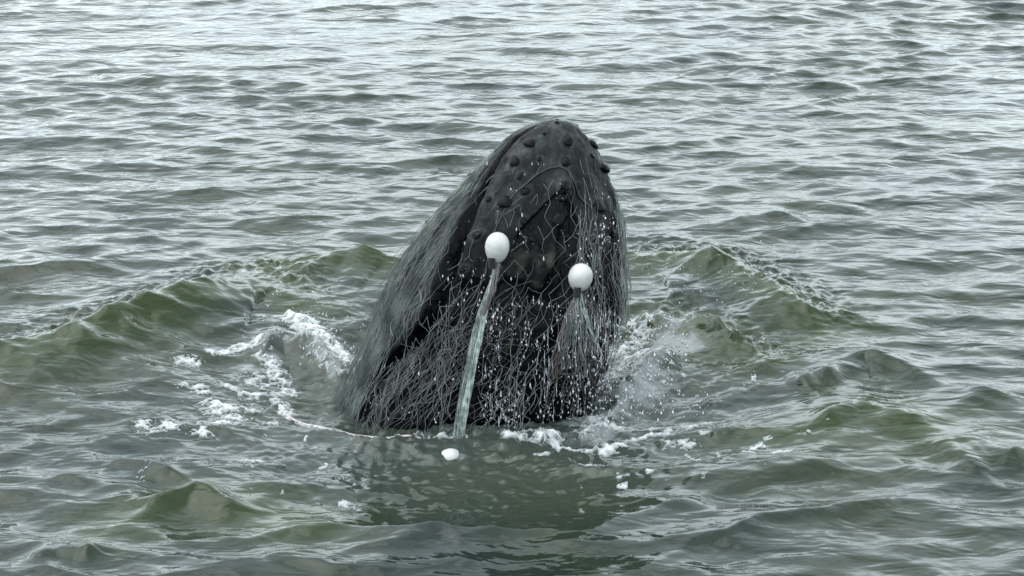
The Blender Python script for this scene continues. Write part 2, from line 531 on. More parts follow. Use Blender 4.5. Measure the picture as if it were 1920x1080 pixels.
# ------------------------------------------------------------------ water surface
NW = 200
lam = np.exp(RNG.normal(math.log(0.36), 0.60, NW)).clip(0.14, 2.6)
wdir = math.radians(-97) + RNG.normal(0, 0.40, NW)
wdir[::4] = math.radians(-58) + RNG.normal(0, 0.3, len(wdir[::4]))
kk = 2 * math.pi / lam
amp = (lam ** 1.15); amp = amp / math.sqrt(0.5 * np.sum((amp * kk) ** 2)) * 0.15
ph = RNG.uniform(0, 2 * math.pi, NW)

def pix_line(pts, z=0.0):
    a = np.array(pts, float)
    return on_water(a[:, 0], a[:, 1], z)

# ridges raised by the whale: (pixels, height, near width, far width, crest z)
RIDGES = [
    ([(-420, 700), (-150, 660), (60, 632), (140, 612), (250, 572), (340, 542), (410, 515), (460, 503), (520, 505), (570, 530)], 0.22, 0.34, 0.20),
    ([(500, 482), (570, 474), (640, 470), (720, 474), (820, 486)], 0.14, 0.34, 0.12),
    ([(1150, 480), (1200, 468), (1245, 463), (1310, 472), (1380, 493), (1445, 524), (1500, 560), (1545, 595)], 0.175, 0.36, 0.18),
    ([(1180, 600), (1260, 590), (1340, 610), (1430, 650)], 0.10, 0.14, 0.14),
    ([(470, 640), (520, 600), (590, 610), (650, 650), (700, 690)], 0.17, 0.12, 0.12),
    ([(1120, 745), (1170, 690), (1220, 640), (1270, 600)], 0.15, 0.12, 0.16),
    ([(500, 700), (560, 762), (640, 782), (740, 797), (860, 806), (980, 810), (1100, 806), (1200, 792), (1300, 772), (1380, 740)], 0.055, 0.34, 0.06),
    ([(1460, 800), (1540, 778), (1610, 750), (1680, 775), (1780, 800)], 0.075, 0.16, 0.16),
    ([(1480, 705), (1535, 690), (1580, 702)], 0.09, 0.12, 0.12),
    ([(1570, 690), (1625, 663), (1720, 690), (1840, 722), (1960, 740)], 0.08, 0.12, 0.18),
    ([(1000, 1050), (1130, 985), (1300, 925), (1480, 880), (1640, 850)], 0.035, 0.08, 0.10),
    ([(1150, 1080), (1330, 1010), (1560, 950), (1800, 900)], 0.035, 0.08, 0.10),
    ([(200, 975), (290, 942), (370, 914), (440, 935), (560, 950)], 0.065, 0.12, 0.12),
    ([(480, 965), (560, 955), (680, 975), (850, 1000), (960, 985)], 0.05, 0.08, 0.10),
    ([(60, 905), (140, 886), (215, 864), (290, 880), (370, 900)], 0.05, 0.10, 0.10),
    ([(20, 1045), (110, 1030), (220, 1040)], 0.05, 0.08, 0.10),
    ([(1330, 410), (1450, 398), (1540, 412)], 0.06, 0.16, 0.2),
    ([(1750, 860), (1850, 835), (1960, 860)], 0.08, 0.2, 0.2),
]
RPTS = [(pix_line(p, h * 0.8), h, wn_, wf_) for p, h, wn_, wf_ in RIDGES]
ROUGH = [pix_line(RIDGES[i][0]) for i in (0, 2, 3, 5)]
WCX, WCY = on_water(np.array([900.]), np.array([735.]))[0][:2]

def water_point(X, Y, spacing=None):
    Zh = np.zeros_like(X); DX = np.zeros_like(X); DY = np.zeros_like(X)
    rx, ry = (X - WCX), (Y - WCY)
    R = np.hypot(rx, ry)
    calm = 0.9 + 0.1 * smooth(1.0, 2.3, R)
    patch = fbm(X * 0.22 + 3, Y * 0.30, 0, 78, 3)
    gust = 1.0 + 0.30 * fbm(X * 0.35, Y * 0.35, 0, 77, 2)
    amp_m = calm * gust
    nr = R < 4
    for k in (0, 1, 2):
        d, s = seg_dist(X[nr], Y[nr], RPTS[k][0])
        amp_m[nr] *= 1 - 0.55 * np.exp(-(d / 0.30) ** 2)
    for i in range(NW):
        f = 1.0 if spacing is None else smooth(0.45, 0.2, spacing / lam[i])
        if spacing is not None and not np.any(f): continue
        cx, cy = math.cos(wdir[i]), math.sin(wdir[i])
        a = kk[i] * (X * cx + Y * cy) + ph[i]
        A = amp[i] * (amp_m * (1 + patch * (0.75 if lam[i] < 0.7 else 0.2))) * f
        sn, cs = np.sin(a), np.cos(a)
        Zh += A * cs; DX -= 1.35 * A * sn * cx; DY -= 1.35 * A * sn * cy
    near = R < 6
    xs, ys = X[near], Y[near]
    wob = 1 + 0.35 * fbm(xs * 3, ys * 3, 0, 5, 3)
    wx = 0.06 * fbm(xs * 2.5, ys * 2.5, 0, 51, 3); wy = 0.06 * fbm(xs * 2.5, ys * 2.5, 0, 52, 3)
    h = np.zeros_like(xs)
    for pts, hh, wn_, wf_ in RPTS:
        d, s = seg_dist(xs + wx, ys + wy, pts)
        # which side: nearer to the camera or farther
        yy = np.interp(xs + wx, *(pts[np.argsort(pts[:, 0])][:, :2].T))
        w = wn_ + (wf_ - wn_) * smooth(-0.12, 0.12, ys + wy - yy)
        e = np.exp(-(d / w) ** 1.35) * (0.15 + 0.85 * smooth(0, 0.3, s) * smooth(1, 0.7, s)) * (0.92 + 0.32 * fbm(s * 6 + hh * 90, 0 * s, 0, 6, 2))
        h += hh * e * wob
    h -= 0.08 * np.exp(-((R[near] - 0.95) / 0.45) ** 2)
    h -= 0.05 * smooth(2.2, 1.2, R[near])
    # broken, dribbling texture on the churned crests
    rough = np.zeros_like(xs)
    for pts in ROUGH:
        d, s = seg_dist(xs, ys, pts)
        rough = np.maximum(rough, np.exp(-(d / 0.26) ** 2))
    rough = np.maximum(rough, 0.9 * smooth(1.25, 0.75, R[near]))
    rough = np.maximum(rough, 0.40 * smooth(2.1, 1.3, R[near]))
    h += rough * (0.050 * np.abs(fbm(xs * 9, ys * 9, 0, 61, 3)) + 0.022 * fbm(xs * 26, ys * 22, 0, 63, 2) * smooth(-.3, .3, fbm(xs * 3, ys * 3, 0, 64, 2)))
    Zh[near] += h
    return np.stack([X + DX, Y + DY, Zh], -1), R

def axis(lo, hi, step, far, g=1.0045, g2=1.0045):
    core = np.arange(lo, hi, step)
    out = []; x, s = hi, step
    while x < far:
        out.append(x); s = min(s * (g if x < hi + 10.5 else 1.25), 400); x += s
    out2 = []; x, s = lo - step, step
    while x > -far:
        out2.append(x); s = min(s * (g2 if x > lo - 4 else 1.25), 400); x -= s
    return np.array(out2[::-1] + list(core) + out)

def build_water():
    xs = axis(-3.0, 3.0, 0.016, 4000, 1.006, 1.006); ys = axis(-1.9, 2.6, 0.014, 4000, 1.004, 1.03)
    X, Y = np.meshgrid(xs, ys)
    SX, SY = np.meshgrid(np.gradient(xs), np.gradient(ys))
    P, R = water_point(X, Y, np.maximum(SX, SY))
    nx, ny = len(xs), len(ys)
    print('water verts', nx * ny)
    i = np.arange(ny - 1)[:, None] * nx; j = np.arange(nx - 1)[None, :]
    Fq = np.stack([i + j, i + j + 1, i + nx + j + 1, i + nx + j], -1).reshape(-1, 4)
    o = mesh_obj('sea', P.reshape(-1, 3), Fq, M_WATER)
    murk = np.zeros_like(X)
    m = R < 6
    d0 = np.full(X[m].shape, 9.0)
    for idx in (0, 1, 2, 3, 7, 12):
        d, s = seg_dist(X[m], Y[m], RPTS[idx][0]); d0 = np.minimum(d0, d)
    murk[m] = np.exp(-(d0 / 0.36) ** 2) 
    murk[m] += 0.35 * fbm(X[m] * 1.2, Y[m] * 1.2, 0, 91, 3)
    murk = np.clip(murk, 0, 1) * smooth(5.5, 3.0, R)
    attr(o, 'murk', murk)
    froth = np.zeros_like(X)
    for pts, wd, st in ((RPTS[4][0], 0.15, 0.7), (RPTS[5][0], 0.27, 0.85)):
        d, s = seg_dist(X[m], Y[m], pts)
        froth[m] = np.maximum(froth[m], st * np.exp(-(d / wd) ** 2) * (0.7 + 1.0 * fbm(X[m] * 6, Y[m] * 9, 0, 14, 4)))
    froth = np.maximum(froth, 0.34 * np.exp(-(R / 1.6) ** 4))
    attr(o, 'froth', np.clip(froth, 0, 1))
    tag(o, 'choppy grey green sea under an overcast sky', 'sea', kind='structure')
    return o
build_water()

# ------------------------------------------------------------------ foam
FOAM = [  # (pixels, half width m, strength)
    ([(500, 590), (530, 585), (560, 600), (590, 620), (640, 645), (695, 665)], 0.10, 1.25),
    ([(540, 560), (555, 580), (570, 600)], 0.08, 0.9),
    ([(500, 545), (540, 540), (580, 560)], 0.05, 0.7),
    ([(590, 640), (650, 670), (690, 690)], 0.13, 0.85),
    ([(400, 662), (440, 650), (480, 645)], 0.05, 1.0),
    ([(480, 640), (520, 632), (560, 630)], 0.05, 0.9),
    ([(335, 678), (365, 676)], 0.05, 0.95),
    ([(490, 665), (520, 680), (545, 705)], 0.08, 0.95),
    ([(470, 690), (500, 700), (530, 715)], 0.06, 0.8),
    ([(430, 715), (460, 730), (500, 725), (540, 745)], 0.06, 0.95),
    ([(350, 730), (370, 728), (380, 735)], 0.06, 0.95),
    ([(390, 755), (430, 758), (490, 755)], 0.05, 1.0),
    ([(400, 790), (420, 785)], 0.08, 1.05),
    ([(420, 770), (450, 775)], 0.05, 0.8),
    ([(250, 803), (290, 805), (330, 800)], 0.06, 0.95),
    ([(500, 780), (520, 780)], 0.04, 0.9), ([(370, 810), (390, 812)], 0.04, 0.9),
    ([(520, 740), (560, 765), (600, 777), (640, 777), (680, 785), (740, 797)], 0.028, 1.15),
    ([(740, 798), (800, 800), (870, 803)], 0.02, 0.7),
    ([(960, 806), (1000, 806), (1025, 803), (1050, 806)], 0.045, 1.05),
    ([(1010, 798), (1028, 796), (1045, 800)], 0.05, 1.2),
    ([(1050, 812), (1110, 814), (1160, 806), (1190, 795), (1215, 786), (1250, 785)], 0.03, 1.1),
    ([(1130, 775), (1200, 772), (1260, 778), (1330, 775)], 0.05, 0.85),
    ([(1250, 790), (1300, 782)], 0.04, 0.8),
    ([(1100, 755), (1130, 770), (1110, 785)], 0.08, 0.95),
    ([(1150, 680), (1180, 655), (1215, 655)], 0.06, 1.05),
    ([(1170, 605), (1220, 580), (1275, 572)], 0.05, 0.95),
    ([(1160, 640), (1200, 620), (1240, 600)], 0.10, 0.82),
    ([(1110, 720), (1150, 700), (1180, 690)], 0.10, 0.85),
    ([(1260, 815), (1300, 818)], 0.05, 0.85), ([(1320, 800), (1330, 802)], 0.03, 0.8),
    ([(1405, 836), (1430, 832)], 0.04, 1.0), ([(1460, 842), (1475, 838)], 0.035, 0.9), ([(1300, 835), (1312, 838)], 0.03, 0.9),
    ([(1005, 822), (1025, 826)], 0.035, 0.9), ([(1100, 845), (1115, 850)], 0.025, 0.8),
    ([(440, 845), (480, 850)], 0.04, 0.7), ([(375, 868), (392, 872)], 0.03, 0.9), ([(590, 1055), (650, 1060)], 0.03, 0.55),
    ([(250, 905), (330, 850)], 0.04, 0.45), ([(560, 870), (640, 880)], 0.04, 0.5),
]
def walls(x, y, seed):
    """distance to the walls between bubbles: second minus first nearest seed point"""
    ix, iy = np.floor(x).astype(np.int64), np.floor(y).astype(np.int64)
    f1 = np.full(x.shape, 9.0); f2 = np.full(x.shape, 9.0)
    for a in (-1, 0, 1):
        for b in (-1, 0, 1):
            px = ix + a + _hash(ix + a, iy + b, 0 * ix, seed * 7 + 1); py = iy + b + _hash(ix + a, iy + b, 0 * ix, seed * 7 + 2)
            d = np.hypot(px - x, py - y)
            f2 = np.where(d < f1, f1, np.minimum(f2, d)); f1 = np.minimum(f1, d)
    return f2 - f1

def build_foam():
    st = 0.0065
    x = np.arange(-2.6, 2.6, st); y = np.arange(-1.2, 1.8, st)
    X, Y = np.meshgrid(x, y)
    fx = X + 0.05 * fbm(X * 6, Y * 6, 0, 71, 3); fy = Y + 0.07 * fbm(X * 5, Y * 5, 0, 72, 3)
    M = np.zeros_like(X)
    for pts, w, s in FOAM:
        pl = pix_line(pts)
        b = (X > pl[:, 0].min() - 4 * w) & (X < pl[:, 0].max() + 4 * w) & (Y > pl[:, 1].min() - 5 * w) & (Y < pl[:, 1].max() + 5 * w)
        if not b.any(): continue
        d, _ = seg_dist(fx[b], fy[b], pl)
        M[b] = np.maximum(M[b], s * np.exp(-(d / (1.35 * w)) ** 2))
    # loose flecks drifting inside the ring
    R = np.hypot((X - WCX) * 0.75, Y - WCY)
    zone = smooth(2.1, 1.2, R) * smooth(0.55, 0.8, R)
    fl = vnoise(X * 13, Y * 9, 0, 88) * 0.5 + vnoise(X * 29, Y * 21, 0, 89) * 0.5
    M = np.maximum(M, zone * smooth(0.34, 0.75, fl) * 0.8 * (0.35 + 0.65 * smooth(-.1, .4, fbm(X * 1.4, Y * 1.4, 0, 90, 2))))
    wx_, wy_ = X + 0.03 * fbm(X * 9, Y * 9, 0, 84, 3), Y + 0.04 * fbm(X * 9, Y * 9, 0, 85, 3)
    c1_, c2_ = walls(wx_ * 11, wy_ * 15, 1), walls(wx_ * 30, wy_ * 38, 2)
    lace = 0.55 * np.clip(c1_ * 2.2, 0, 1) * (0.5 + 0.5 * np.clip(c2_ * 2.5, 0, 1)) + 0.30 * np.abs(fbm(X * 8, Y * 12, 0, 81, 3)) * 2 + 0.25 * np.abs(fbm(X * 26, Y * 38, 0, 82, 2)) * 2 + 0.25 * np.clip(c2_ * 2, 0, 1)
    val = np.minimum(M, 1.1) * 1.06 - 0.10 - lace * 0.98
    body = (np.hypot((X - WCX - 0.03) / 0.70, (Y - 0.62) / 0.52) < 0.9)
    on = (val > 0) & ~body
    cell = on[:-1, :-1] | on[1:, :-1] | on[:-1, 1:] | on[1:, 1:]
    used = np.zeros_like(on)
    used[:-1, :-1] |= cell; used[1:, :-1] |= cell; used[:-1, 1:] |= cell; used[1:, 1:] |= cell
    ids = np.full(on.shape, -1); ids[used] = np.arange(used.sum())
    P, _ = water_point(X[used], Y[used])
    v = val[used]
    lump = 0.35 + 0.5 * fbm(X[used] * 10, Y[used] * 10, 0, 83, 2) + 0.25 * np.abs(fbm(X[used] * 34, Y[used] * 34, 0, 84, 2))
    P[:, 2] += np.where(v > 0, 0.004 + 0.016 * np.minimum(v, 0.9) * (0.35 + 0.7 * lump) + 0.05 * smooth(0.35, 0.8, Y[used]) * smooth(0.85, 1.2, M[used]) * smooth(0, 0.3, v) * lump, -0.004)
    ci, cj = np.nonzero(cell)
    Fq = np.stack([ids[ci, cj], ids[ci, cj + 1], ids[ci + 1, cj + 1], ids[ci + 1, cj]], -1)
    print('foam quads', len(Fq))
    o = mesh_obj('sea_foam', P, Fq, M_FOAM)
    attr(o, 'thick', np.clip(v * 1.1, 0, 1))
    tag(o, 'white broken foam and lacy streaks on the churned water around the whale', 'foam', kind='stuff')
build_foam()

# ------------------------------------------------------------------ fishing net
net = bpy.data.objects.new('fishing_net', None)
COL.objects.link(net)
net.location = (WCX, WCY, 0)
tag(net, 'torn pale green gillnet draped over the whale\'s head down to the water', 'fishing net')
net_inv = Matrix.Translation((-WCX, -WCY, 0))

def net_part(name, paths, radii, mat, sides=3, kind=None):
    V, Fq = tubes(paths, radii, sides)
    V = V - np.array([WCX, WCY, 0])
    o = mesh_obj(name, V, Fq, mat, net)
    if kind: o['kind'] = kind
    return o

def webbing(t0, t1, z0, z1, du, dv, jit, off, seed, keep=0.9, slack=0.3):
    """diamond meshes laid over the head; du, dv: mesh size in metres"""
    rg = np.random.default_rng(seed)
    nu = int((t1 - t0) / (du / 0.62)); nv = int((z1 - z0) / dv)
    K = {}
    for j in range(nv + 1):
        for i in range(nu + 1):
            u = (i + 0.5 * (j % 2)) / nu; v = j / nv
            z = z0 + (z1 - z0) * v
            K[i, j] = (t0 + (t1 - t0) * u, z)
    TH = np.array([k[0] for k in K.values()]); ZZ = np.array([k[1] for k in K.values()])
    TH = TH + jit * (0.30 * fbm(TH * 2.2, ZZ * 2.2, 0, seed, 3) + 0.07 * rg.normal(size=TH.shape))
    ZZ = ZZ + jit * (0.22 * fbm(TH * 2.0 + 9, ZZ * 2.5, 0, seed + 5, 3) + 0.020 * rg.normal(size=TH.shape))
    ZZ = np.minimum(ZZ, ZT - 0.03)
    KK = {k: (TH[n], ZZ[n]) for n, k in enumerate(K)}
    A, B = [], []
    for (i, j), p in KK.items():
        for di in ((0, -1) if j % 2 == 0 else (0, 1)):
            q = KK.get((i + di, j + 1))
            if q is None or rg.random() > keep: continue
            A.append(p); B.append(q)
    A, B = np.array(A), np.array(B)
    n = 5
    s = np.linspace(0, 1, n)[None, :]
    th = A[:, :1] + (B[:, :1] - A[:, :1]) * s; z = A[:, 1:] + (B[:, 1:] - A[:, 1:]) * s
    bow = np.sin(s * math.pi) * rg.normal(0, slack * du, (len(A), 1))
    th = th + bow
    P = net_pt(th, z, off)
    return [P[i] for i in range(len(P))]

def thin(paths, keep_gap=0.12, lo=-0.30, hi=0.12):
    """let the gape of the mouth and chance gaps stay open"""
    out = []
    for p in paths:
        c = p[len(p) // 2]
        cx, a, cy = frame_at(np.array([c[2]]))
        t = math.atan2((c[0] - cx[0]) / a[0], -(c[1] - cy[0]) / (0.74 * a[0]))
        arc = (t - np.interp(c[2], MZ, MT)) * a[0]
        if len(p) <= 6 and -0.065 < arc < 0.05 and random.random() > keep_gap: continue
        rr_ = (t - np.interp(c[2], ridge[:, 1], ridge[:, 0])) * a[0]
        in_v = c[2] < ZT - 0.30 - 1.25 * abs(rr_)
        if arc > 0 and c[2] > 0.95 and len(p) <= 6 and random.random() < (0.35 if in_v else 0.80): continue
        g = float(fbm(t * 3.0, c[2] * 2.2, 0, 55, 3))
        if random.random() > smooth(lo, hi, g): continue
        if len(p) > 6 and random.random() < 0.96:
            cx, a, cy = frame_at(p[:, 2])
            t = np.arctan2((p[:, 0] - cx) / a, -(p[:, 1] - cy) / (0.74 * a))
            arc = (t - np.interp(p[:, 2], MZ, MT)) * a
            gap = (arc > -0.07) & (arc < 0.06) & (p[:, 2] > 0.12)
            run = []
            for k in range(len(p)):
                if gap[k]:
                    if len(run) > 2: out.append(p[run])
                    run = []
                else: run.append(k)
            if len(run) > 2: out.append(p[run])
            continue
        out.append(p)
    return out
p1 = thin(webbing(-1.9, 1.7, 0.05, ZT - 0.20, 0.076, 0.060, 0.38, 0.014, 3, 0.94, 0.12), 0.35, -0.7, -0.25)
net_part('webbing', p1, [0.0010] * len(p1), M_NET, kind='stuff')
p2 = thin(webbing(-2.1, -0.25, -0.05, ZT - 0.35, 0.050, 0.066, 0.7, 0.030, 8, 0.85, 0.4))
net_part('webbing', p2, [0.0011] * len(p2), M_NETG, kind='stuff')
p3 = thin(webbing(-0.6, 1.3, 0.2, 1.1, 0.07, 0.055, 1.2, 0.034, 17, 0.45, 0.5), 0.1, -0.2, 0.3)
net_part('webbing', p3, [0.0011] * len(p3), M_NETB, kind='stuff')

def strand(a, b, wob, n=16, off0=0.02, off1=0.02, flare=0.0, bend=0.0):
    """one slack strand between two (theta, z) points"""
    s = np.linspace(0, 1, n)
    k = random.uniform(0, 90)
    th = a[0] + (b[0] - a[0]) * s + bend * np.sin(s * math.pi) + wob * fbm(s * 4 + k, 0 * s + k, 0, 5, 3) * np.sin(s * math.pi) ** 0.4
    z = a[1] + (b[1] - a[1]) * s
    P = net_pt(th, z, 0.0)
    cx, av, cy = frame_at(z)
    d = np.stack([P[:, 0] - cx, P[:, 1] - cy, 0 * z], -1); d /= np.linalg.norm(d, axis=1)[:, None] + 1e-9
    o = off0 + (off1 - off0) * s + flare * s ** 2.2 + 0.010 * fbm(s * 7 + k, 0 * s, 0, 8, 2)
    return P + d * o[:, None]

# taut strands over the left jaw down to the water
L = []
for k in range(420):
    z1 = random.uniform(0.55, ZT - 0.10)
    m = np.interp(z1, MZ, MT)
    t1 = m - random.uniform(0.07, 0.75) * (0.3 + 0.7 * smooth(0, .8, ZT - z1))
    z0 = random.choice((-0.10, -0.10, random.uniform(0.0, 0.7)))
    t0 = t1 - random.uniform(-0.25, 0.45)
    L.append(strand((t1, z1), (t0, z0), 0.22, 20, 0.012, 0.035, random.uniform(0, 0.06)))
L = thin(L)
net_part('taut_strands', L, [random.uniform(0.0007, 0.0017) for _ in L], M_NETG, kind='stuff')

# net hanging clear of the throat on the far left
L = []
for k in range(120):
    ua = random.uniform(700, 860); va = 640 - (ua - 700) * 1.45 + random.uniform(-10, 25)
    ta, za = find(max(ua, 706), va)
    tb = -1.25 - random.uniform(-0.30, 0.30)
    L.append(strand((ta, za), (tb, -0.1), 0.16, 18, 0.015, 0.03, random.uniform(0.0, 0.05)))
net_part('hanging_strands', L, [random.uniform(0.0008, 0.0018) for _ in L], M_NET, kind='stuff')

# slanting strands across the lower front
for mat, cnt, ua, ub, va, vb, du0, du1, rr in (
        (M_NETB, 70, 800, 1000, 500, 660, -190, -40, (0.0009, 0.0022)),
        (M_NET, 60, 780, 960, 520, 720, -130, -10, (0.0008, 0.0018)),
        (M_NETG, 60, 820, 1010, 600, 760, -60, 10, (0.0009, 0.0024)),
        (M_NETB, 70, 1040, 1130, 560, 640, -60, 60, (0.0009, 0.002)),
        (M_NETG, 60, 1140, 1172, 380, 520, -5, 12, (0.0009, 0.0018)),
        (M_NET, 60, 1080, 1165, 330, 500, -8, 25, (0.0008, 0.0014))):
    L = []
    for k in range(cnt):
        u, v = random.uniform(ua, ub), random.uniform(va, vb)
        u2 = u + random.uniform(du0, du1)
        v2 = min(v + random.uniform(70, 260), 815)
        ta, za = find(u, v); tb, zb = find(u2, v2)
        L.append(strand((ta, za), (tb, zb), 0.10, 14, 0.016, 0.03, 0.01, random.uniform(-0.06, 0.06)))
    L = thin(L, 0.15, -0.15, 0.2)
    net_part('loose_strands', L, [random.uniform(*rr) for _ in L], mat, kind='stuff')

# dark head rope pulled into a V over the snout
pv = [(905, 520), (925, 430), (960, 365), (1000, 332), (1030, 316), (1050, 312), (1066, 320), (1082, 345), (1098, 372), (1110, 386), (1122, 400)]
TZ = np.array([find(u, v) for u, v in pv])
s = np.linspace(0, len(pv) - 1, 70); i = np.arange(len(pv))
P = surface(np.interp(s, i, TZ[:, 0]), np.interp(s, i, TZ[:, 1]))
P[:, 1] -= 0.008
for _ in range(3): P[1:-1] = (P[:-2] + P[1:-1] * 2 + P[2:]) / 4
net_part('head_rope', [P], [0.0065], M_ROPE, 8)

# pale foot rope afloat along the waterline on the left
q = pix_line([(525, 745), (560, 766), (600, 778), (640, 779), (680, 787), (740, 798), (790, 801)])
s = np.linspace(0, len(q) - 1, 60); i = np.arange(len(q))
qx, qy = np.interp(s, i, q[:, 0]), np.interp(s, i, q[:, 1])
qq = water_point(qx, qy)[0]
for _ in range(14): qq[1:-1] = (qq[:-2] + qq[1:-1] * 2 + qq[2:]) / 4
qq[:, 2] += 0.010
net_part('foot_rope', [qq], [0.0075], M_PINK, 7)

def front(u, v, off):
    t, z = find(u, v)
    return net_pt(t, z, 0.0).reshape(3), t, z

# ------------------------------------------------------------------ net floats
def make_float(name, label, pos, up, length, width, flip):
    """egg shaped float: body, moulded end collar with its bore; local +Z is the blunt end"""
    root = bpy.data.objects.new(name, None); COL.objects.link(root)
    root.matrix_world = Matrix.Translation(Vector(pos)) @ Vector(up).normalized().to_track_quat('Z', 'Y').to_matrix().to_4x4()
    n, m = 40, 30
    V, Fq = [], []
    for i in range(m + 1):
        a = math.pi * i / m
        z = math.cos(a) * length / 2
        r = math.sin(a) ** 0.92 * width / 2 * (1 + 0.10 * math.cos(a))
        if i in (m // 2,): r += 0.0012                       # mould seam
        r = max(r, 0.0005)
        V += [(r * math.cos(k / n * 2 * math.pi), r * math.sin(k / n * 2 * math.pi), z) for k in range(n)]
    for i in range(m):
        for k in range(n): Fq.append((i * n + k, (i + 1) * n + k, (i + 1) * n + (k + 1) % n, i * n + (k + 1) % n))
    mesh_obj('float_body', V, Fq, M_FLOAT, root)
    # collars at both ends: a short flared ring with a dark bore
    for sgn in (-1,):
        ze = sgn * length / 2
        prof = [(0.021, -0.010), (0.021, 0.004), (0.018, 0.008), (0.013, 0.008), (0.0115, 0.004), (0.0115, -0.012)]
        V, Fq = [], []
        for pr, pz in prof: V += [(pr * math.cos(k / 20 * 2 * math.pi), pr * math.sin(k / 20 * 2 * math.pi), ze + sgn * pz) for k in range(20)]
        for i in range(len(prof) - 1):
            for k in range(20): Fq.append((i * 20 + k, i * 20 + (k + 1) % 20, (i + 1) * 20 + (k + 1) % 20, (i + 1) * 20 + k))
        c = mesh_obj('collar', V, Fq, M_FLOAT, root)
        V = [(0.0117 * math.cos(k / 16 * 2 * math.pi), 0.0117 * math.sin(k / 16 * 2 * math.pi), ze + sgn * 0.003) for k in range(16)]
        V += [(v[0], v[1], ze - sgn * 0.006) for v in V]
        Fh = [tuple(range(16))] + [(k, (k + 1) % 16, 16 + (k + 1) % 16, 16 + k) for k in range(16)]
        mesh_obj('bore', V, Fh, M_HOLE if sgn < 0 else M_NET, c)
    return root

def fl(name, label, u, v, out, up, ln, wd):
    P, t, z = front(u, v, 0)
    nrm = normal_at(t, z)[1]
    c = on_slant(np.array([float(u)]), np.array([float(v)]), P[1] - out, 0.0)[0]
    r = make_float(name, label, c, up, ln, wd, False)
    tag(r, label, 'net float', 'white egg-shaped net floats')
    return r, c
f1, c1 = fl('net_float', 'higher of two white egg-shaped floats on the whale, above the long pale twisted strand', 932, 465, 0.075, (0.10, -0.16, 1), 0.190, 0.140)
f2, c2 = fl('net_float', 'lower, right-hand white egg-shaped float resting on the whale above a fan of loose strands', 1088, 521, 0.075, (0.14, -0.45, 1), 0.180, 0.140)
c3 = on_water(np.array([842.]), np.array([850.]))[0]
q3 = c3.copy()
for _ in range(8):                            # settle it on the wave
    wz = water_point(q3[None, 0], q3[None, 1])[0][0]
    uu, vv = project(wz)
    q3[0] += (842 - uu) / 330; q3[1] += (vv - 850) / 140
c3 = wz
f3 = make_float('net_float', '', (c3[0], c3[1], wz[2] - 0.026), (1, -0.1, 0.18), 0.135, 0.10, False)
tag(f3, 'white egg-shaped float lying awash in the sea in front of the whale', 'net float', 'white egg-shaped net floats')

# dark lashing cord coiled under each float
for c, (hu, hv) in ((c1, (922, 490)), (c2, (1083, 545))):
    e = on_slant(np.array([float(hu)]), np.array([float(hv)]), c[1] - 0.055, 0)[0]
    L = []
    for k in range(5):
        a = k * 1.3
        s = np.linspace(0, 1, 16)
        L.append(e + np.stack([0.016 * np.cos(a + s * 7) , 0.010 * np.sin(a + s * 7) + 0.012 * s, 0.018 - 0.065 * s], -1))
    net_part('lashing_cord', L, [0.0055] * 5, M_ROPE, 6)

# long twisted bundle of webbing from the left float to the water
def bundle(name, px, width, cnt, mat, rr, out, twist=5.0, kind='stuff', seed=1):
    rg = np.random.default_rng(seed)
    C = []
    for u, v in px:
        P, t, z = front(u, min(v, 812), 0)
        q = on_slant(np.array([float(u)]), np.array([float(v)]), P[1] - out, 0)[0]
        C.append(q)
    C = np.array(C)
    s = np.linspace(0, len(px) - 1, 44); i = np.arange(len(px))
    Cc = np.stack([np.interp(s, i, C[:, k]) for k in range(3)], -1)
    for _ in range(6): Cc[1:-1] = (Cc[:-2] + Cc[1:-1] * 2 + Cc[2:]) / 4
    W = np.interp(s, np.linspace(0, len(px) - 1, len(width)), width)
    L = []
    f = s / s[-1]
    for k in range(cnt):
        a0 = rg.uniform(0, 6.28); rad = rg.uniform(0.15, 1.0) ** 0.5
        tw = twist * (0.7 + 0.6 * rg.random())
        wob = 0.3 * fbm(f * 6 + k * 3.1, f * 0 + k, 0, seed, 3)
        L.append(Cc + np.stack([W * rad * np.cos(a0 + tw * f + wob * 3), 0.55 * W * rad * np.sin(a0 + tw * f), W * 0.3 * wob], -1))
    return net_part(name, L, [rg.uniform(*rr) for _ in L], mat, 4, kind)

bundle('twisted_bundle', [(931, 488), (922, 530), (914, 565), (905, 605), (896, 650), (886, 695), (876, 745), (866, 795), (860, 830)],
       [0.006, 0.009, 0.012, 0.015, 0.018, 0.020, 0.023, 0.026], 44, M_BUNDLE, (0.0016, 0.0036), 0.05, 9, 'stuff', 4)
bundle('loose_fibres', [(931, 488), (924, 520), (910, 560), (897, 600), (887, 640), (879, 690), (870, 740), (863, 790), (857, 830)], [0.006, 0.014, 0.020, 0.026, 0.032, 0.040], 30, M_BUNDLE, (0.0006, 0.0012), 0.05, 6, 'stuff', 14)
bundle('twisted_bundle', [(934, 488), (930, 520), (920, 555), (905, 590)], [0.012, 0.018, 0.018, 0.012], 14, M_NETB, (0.003, 0.005), 0.065, 6, 'stuff', 6)
for k, (px, mt) in enumerate((
        ([(1085, 548), (1078, 580), (1072, 615), (1066, 655), (1062, 690)], M_NET),
        ([(1088, 548), (1095, 585), (1104, 620), (1116, 660)], M_BUNDLE),
        ([(1083, 548), (1066, 585), (1055, 625), (1040, 665), (1030, 710)], M_NETB),
        ([(1088, 548), (1110, 580), (1130, 620), (1140, 640)], M_NETB),
        ([(1086, 548), (1086, 590), (1088, 640), (1090, 700)], M_NET))):
    bundle('float_strands', px, [0.006, 0.018, 0.030, 0.045], 12, mt, (0.0014, 0.0028), 0.035, 3, 'stuff', 20 + k)

